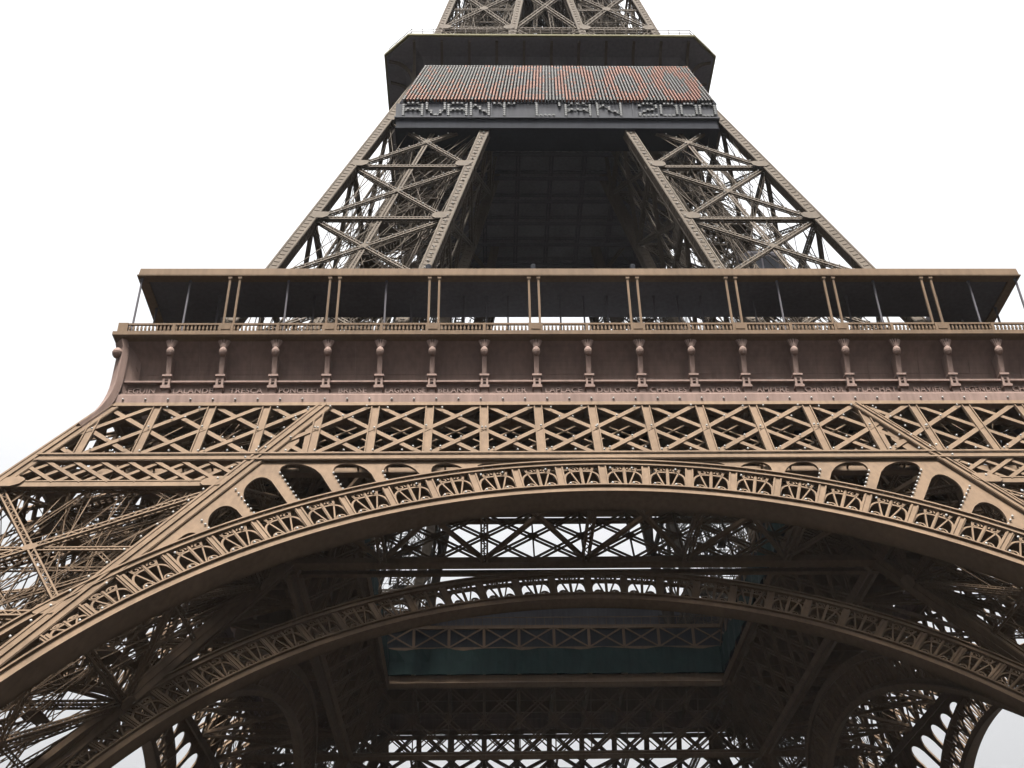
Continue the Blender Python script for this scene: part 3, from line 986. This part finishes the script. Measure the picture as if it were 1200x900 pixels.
for ch, a, b in (('A', -16.3, -14.3), ('V', -13.8, -11.9), ('A', -11.5, -9.6), ('N', -9.1, -7.2), ('T', -6.6, -4.5), ('L', -2.1, -.3), ("'", .35, .5), ('A', 1.0, 3.6),
                 ('N', 4.4, 6.9), ('2', 8.9, 10.7), ('0', 11.2, 12.9), ('0', 13.4, 15.0), ('0', 15.4, 17.0)):
    g_ = G[ch]
    A = Acc()
    for r_, row in enumerate(g_):
        for c_, q in enumerate(row):
            if q == '1':
                x = a + (b - a) * (c_ / max(1, len(row) - 1)); z = 99.75 - r_ * .3
                lamp(A.v, A.f, A.mi, x, z, .165, 0, .16)
    lit = [(r_, c_) for r_, row in enumerate(g_) for c_, q in enumerate(row) if q == '1']
    pz = lambda q: (a + (b - a) * (q[1] / max(1, len(g_[0]) - 1)), .03, 99.75 - q[0] * .3 - 96.2)
    for q in lit:
        for e in ((0, 1), (1, 0), (1, 1), (1, -1)):
            q2 = (q[0] + e[0], q[1] + e[1])
            if q2 in lit: A.bar(pz(q), pz(q2), .09, .06)
    A.mi = []
    A.build('letter', LETG, sign)

# ------------------------------------------------------------------ other separate things
def flood(x, lab):
    t = empty('floodlight', (x, -33.2, 64.05), lab, 'floodlight', 'floodlights on the canopy roof')
    t.scale = (.7, .7, .85)
    A = Acc(); A.box((-.25, -.2, 0), (.25, .2, .12)); A.bar((0, 0, .1), (0, 0, .9), .09); A.bar((-.3, 0, .9), (.3, 0, .9), .07); A.bar((-.3, 0, .9), (-.3, 0, 1.5), .06); A.bar((.3, 0, .9), (.3, 0, 1.5), .06)
    A.build('bracket', MET, t)
    A = Acc(); k = len(A.v); ring(A, [(.1, 1.1), (.26, 1.15), (.3, 1.5), (.33, 1.95), (.3, 2.0)], 14); A.build('lamp_head', BLACK, t)
    A = Acc(); ring(A, [(.27, 2.0), (.2, 2.06), (.05, 2.09)], 14); A.build('lens', BULB, t)
flood(-12.3, 'small floodlight on the canopy roof beside the foot of the left upper leg')
flood(-3.8, 'small floodlight on the middle of the canopy roof, near the centre of the front')
flood(4.3, 'small floodlight on the canopy roof just left of the right upper leg')

labs = ['green safety netting hung on the front edge of the opening in the first floor', 'green safety netting on the right side of the opening in the first floor',
        'dark green safety netting stretched along the far edge of the opening, behind the second arch', 'green safety netting on the left side of the opening in the first floor']
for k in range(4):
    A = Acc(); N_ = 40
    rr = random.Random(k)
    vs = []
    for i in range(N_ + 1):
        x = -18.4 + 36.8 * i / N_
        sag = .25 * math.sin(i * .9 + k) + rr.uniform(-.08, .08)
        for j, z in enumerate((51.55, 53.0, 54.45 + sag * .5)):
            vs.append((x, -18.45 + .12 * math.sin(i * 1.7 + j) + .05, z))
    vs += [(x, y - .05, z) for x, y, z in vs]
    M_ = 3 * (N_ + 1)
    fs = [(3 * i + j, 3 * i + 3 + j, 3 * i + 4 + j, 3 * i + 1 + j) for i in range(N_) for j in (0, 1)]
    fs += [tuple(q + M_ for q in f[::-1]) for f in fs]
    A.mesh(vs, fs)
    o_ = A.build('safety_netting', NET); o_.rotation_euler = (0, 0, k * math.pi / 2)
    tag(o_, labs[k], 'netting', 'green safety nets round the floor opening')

def cabin(of, inf, z, u_, v_, lab):
    c = corners(of, inf, z); p_ = lerp(lerp(c['OO'], c['IO'], u_), lerp(c['OI'], c['II'], u_), v_)
    t = empty('lift_cabin', (-p_[0], p_[1], p_[2]), lab, 'lift cabin')
    A = Acc()
    octs = [(2.0, .7, -2.2), (2.3, .8, -1.8), (2.3, .8, 1.8), (1.9, .8, 2.4)]
    octring(A, octs); A.build('body', DARK, t)
    for s_ in (-1, 1):
        for x_ in (-1.5, .1):
            A = Acc(); A.box((x_, s_ * 2.36 - .04, -.4), (x_ + 1.4, s_ * 2.36 + .04, 1.3)); A.build('window', BLACK, t)
    A = Acc()
    for x in (-1.6, 1.6):
        for z_ in (-2.6, 2.7): A.bar((x, -2, z_), (x, 2, z_), .25)
        A.bar((x, 0, 2.4), (x, 0, 3.6), .2)
    for z_ in (-3, 3.2): A.bar((-2, 0, z_), (2, 0, z_), .4)
    A.build('chassis', DARK, t)
cabin(o2, i2, 76.5, .45, .5, 'dark lift cabin inside the right leg between the two floors')

# ------------------------------------------------------------------ sparkle bulbs
for x in np.arange(-34, 34.1, 1.62): bulbs.append(V3(x, -35.1, 51.35))
for x in np.arange(-33, 33.1, 1.96): bulbs.append(FO(x, ZM + .5, .36))
for s_ in (-1, 1):
    for z in np.arange(8, 50, 1.15): bulbs.append(FO(s_ * (i1(z) + .35), z, .62))
    for z in np.arange(25, 41, 1.15): bulbs.append(FO(s_ * (o1(z) - .5), z, .62))
for th in np.arange(-.85, .86, .0345):
    bulbs.append(P_(th, R1 + .75, .3))
    if th * 10 % 1 < .5: bulbs.append(P_(th, R1 + 2.7, .2))
br_ = random.Random(11)
for k in range(-9, 9):
    for sg in (-1, 1):
        if br_.random() < .6:
            for j in range(5):
                t = (j + .5) / 5 + br_.uniform(-.02, .02); x, z = k * BAY + sg * 2 * BAY * t, ZM + .35 + (ZT - ZM - .35) * t
                if abs(x) < o1(z) - .5: bulbs.append(FO(x, z, .24))
for s_ in (-1, 1):
    for k in range(2, 6):
        z0, z1 = ZU[k - 1], ZU[k]
        for j in range(14):
            t = (j + .5) / 14
            for a, b in ((i2, o2), (o2, i2)):
                x = lerp(a(z0), b(z0 + 0), 0) * (1 - t) + b(z1) * t; z = z0 + (z1 - z0) * t
                bulbs.append(V3(s_ * x, -o2(z) - .42, z))
        for z in np.arange(z0, z1, 1.1): bulbs.append(V3(s_ * i2(z), -o2(z) - .62, z))
bm = Acc(); ring(bm, [(.02, -.08), (.07, -.04), (.08, .02), (.05, .06), (.02, .09)], 8)
def near(p):
    return np.linalg.norm(p - V3(-7.9, -107, 1.7))
bulbs.sort(key=near)
b0 = bm.build('light_bulb', BULB, tower)
for i, p in enumerate(bulbs[:100]):
    o_ = b0 if i == 0 else b0.copy()
    if i: COL.objects.link(o_)
    o_.location = p
R = Acc()
for p in bulbs[100:]:
    R.mesh([(x + p[0], y + p[1], z + p[2]) for x, y, z in bm.v], bm.f)
st = R.build('light_bulbs', BULB, tower); st['kind'] = 'stuff'
print('bulbs', len(bulbs))

# ------------------------------------------------------------------ air
hm = bpy.data.materials.new('haze_air'); hm.use_nodes = True
hn = hm.node_tree; hn.nodes.remove(hn.nodes['Principled BSDF'])
pv_ = hn.nodes.new('ShaderNodeVolumePrincipled'); pv_.inputs['Color'].default_value = (.9, .93, 1, 1); pv_.inputs['Density'].default_value = .00003
hn.links.new(pv_.outputs[0], hn.nodes['Material Output'].inputs['Volume'])
A = Acc(); A.box((-3100, -3100, -1), (3100, 3100, 190)); hz = A.build('haze', hm); hz['kind'] = 'stuff'
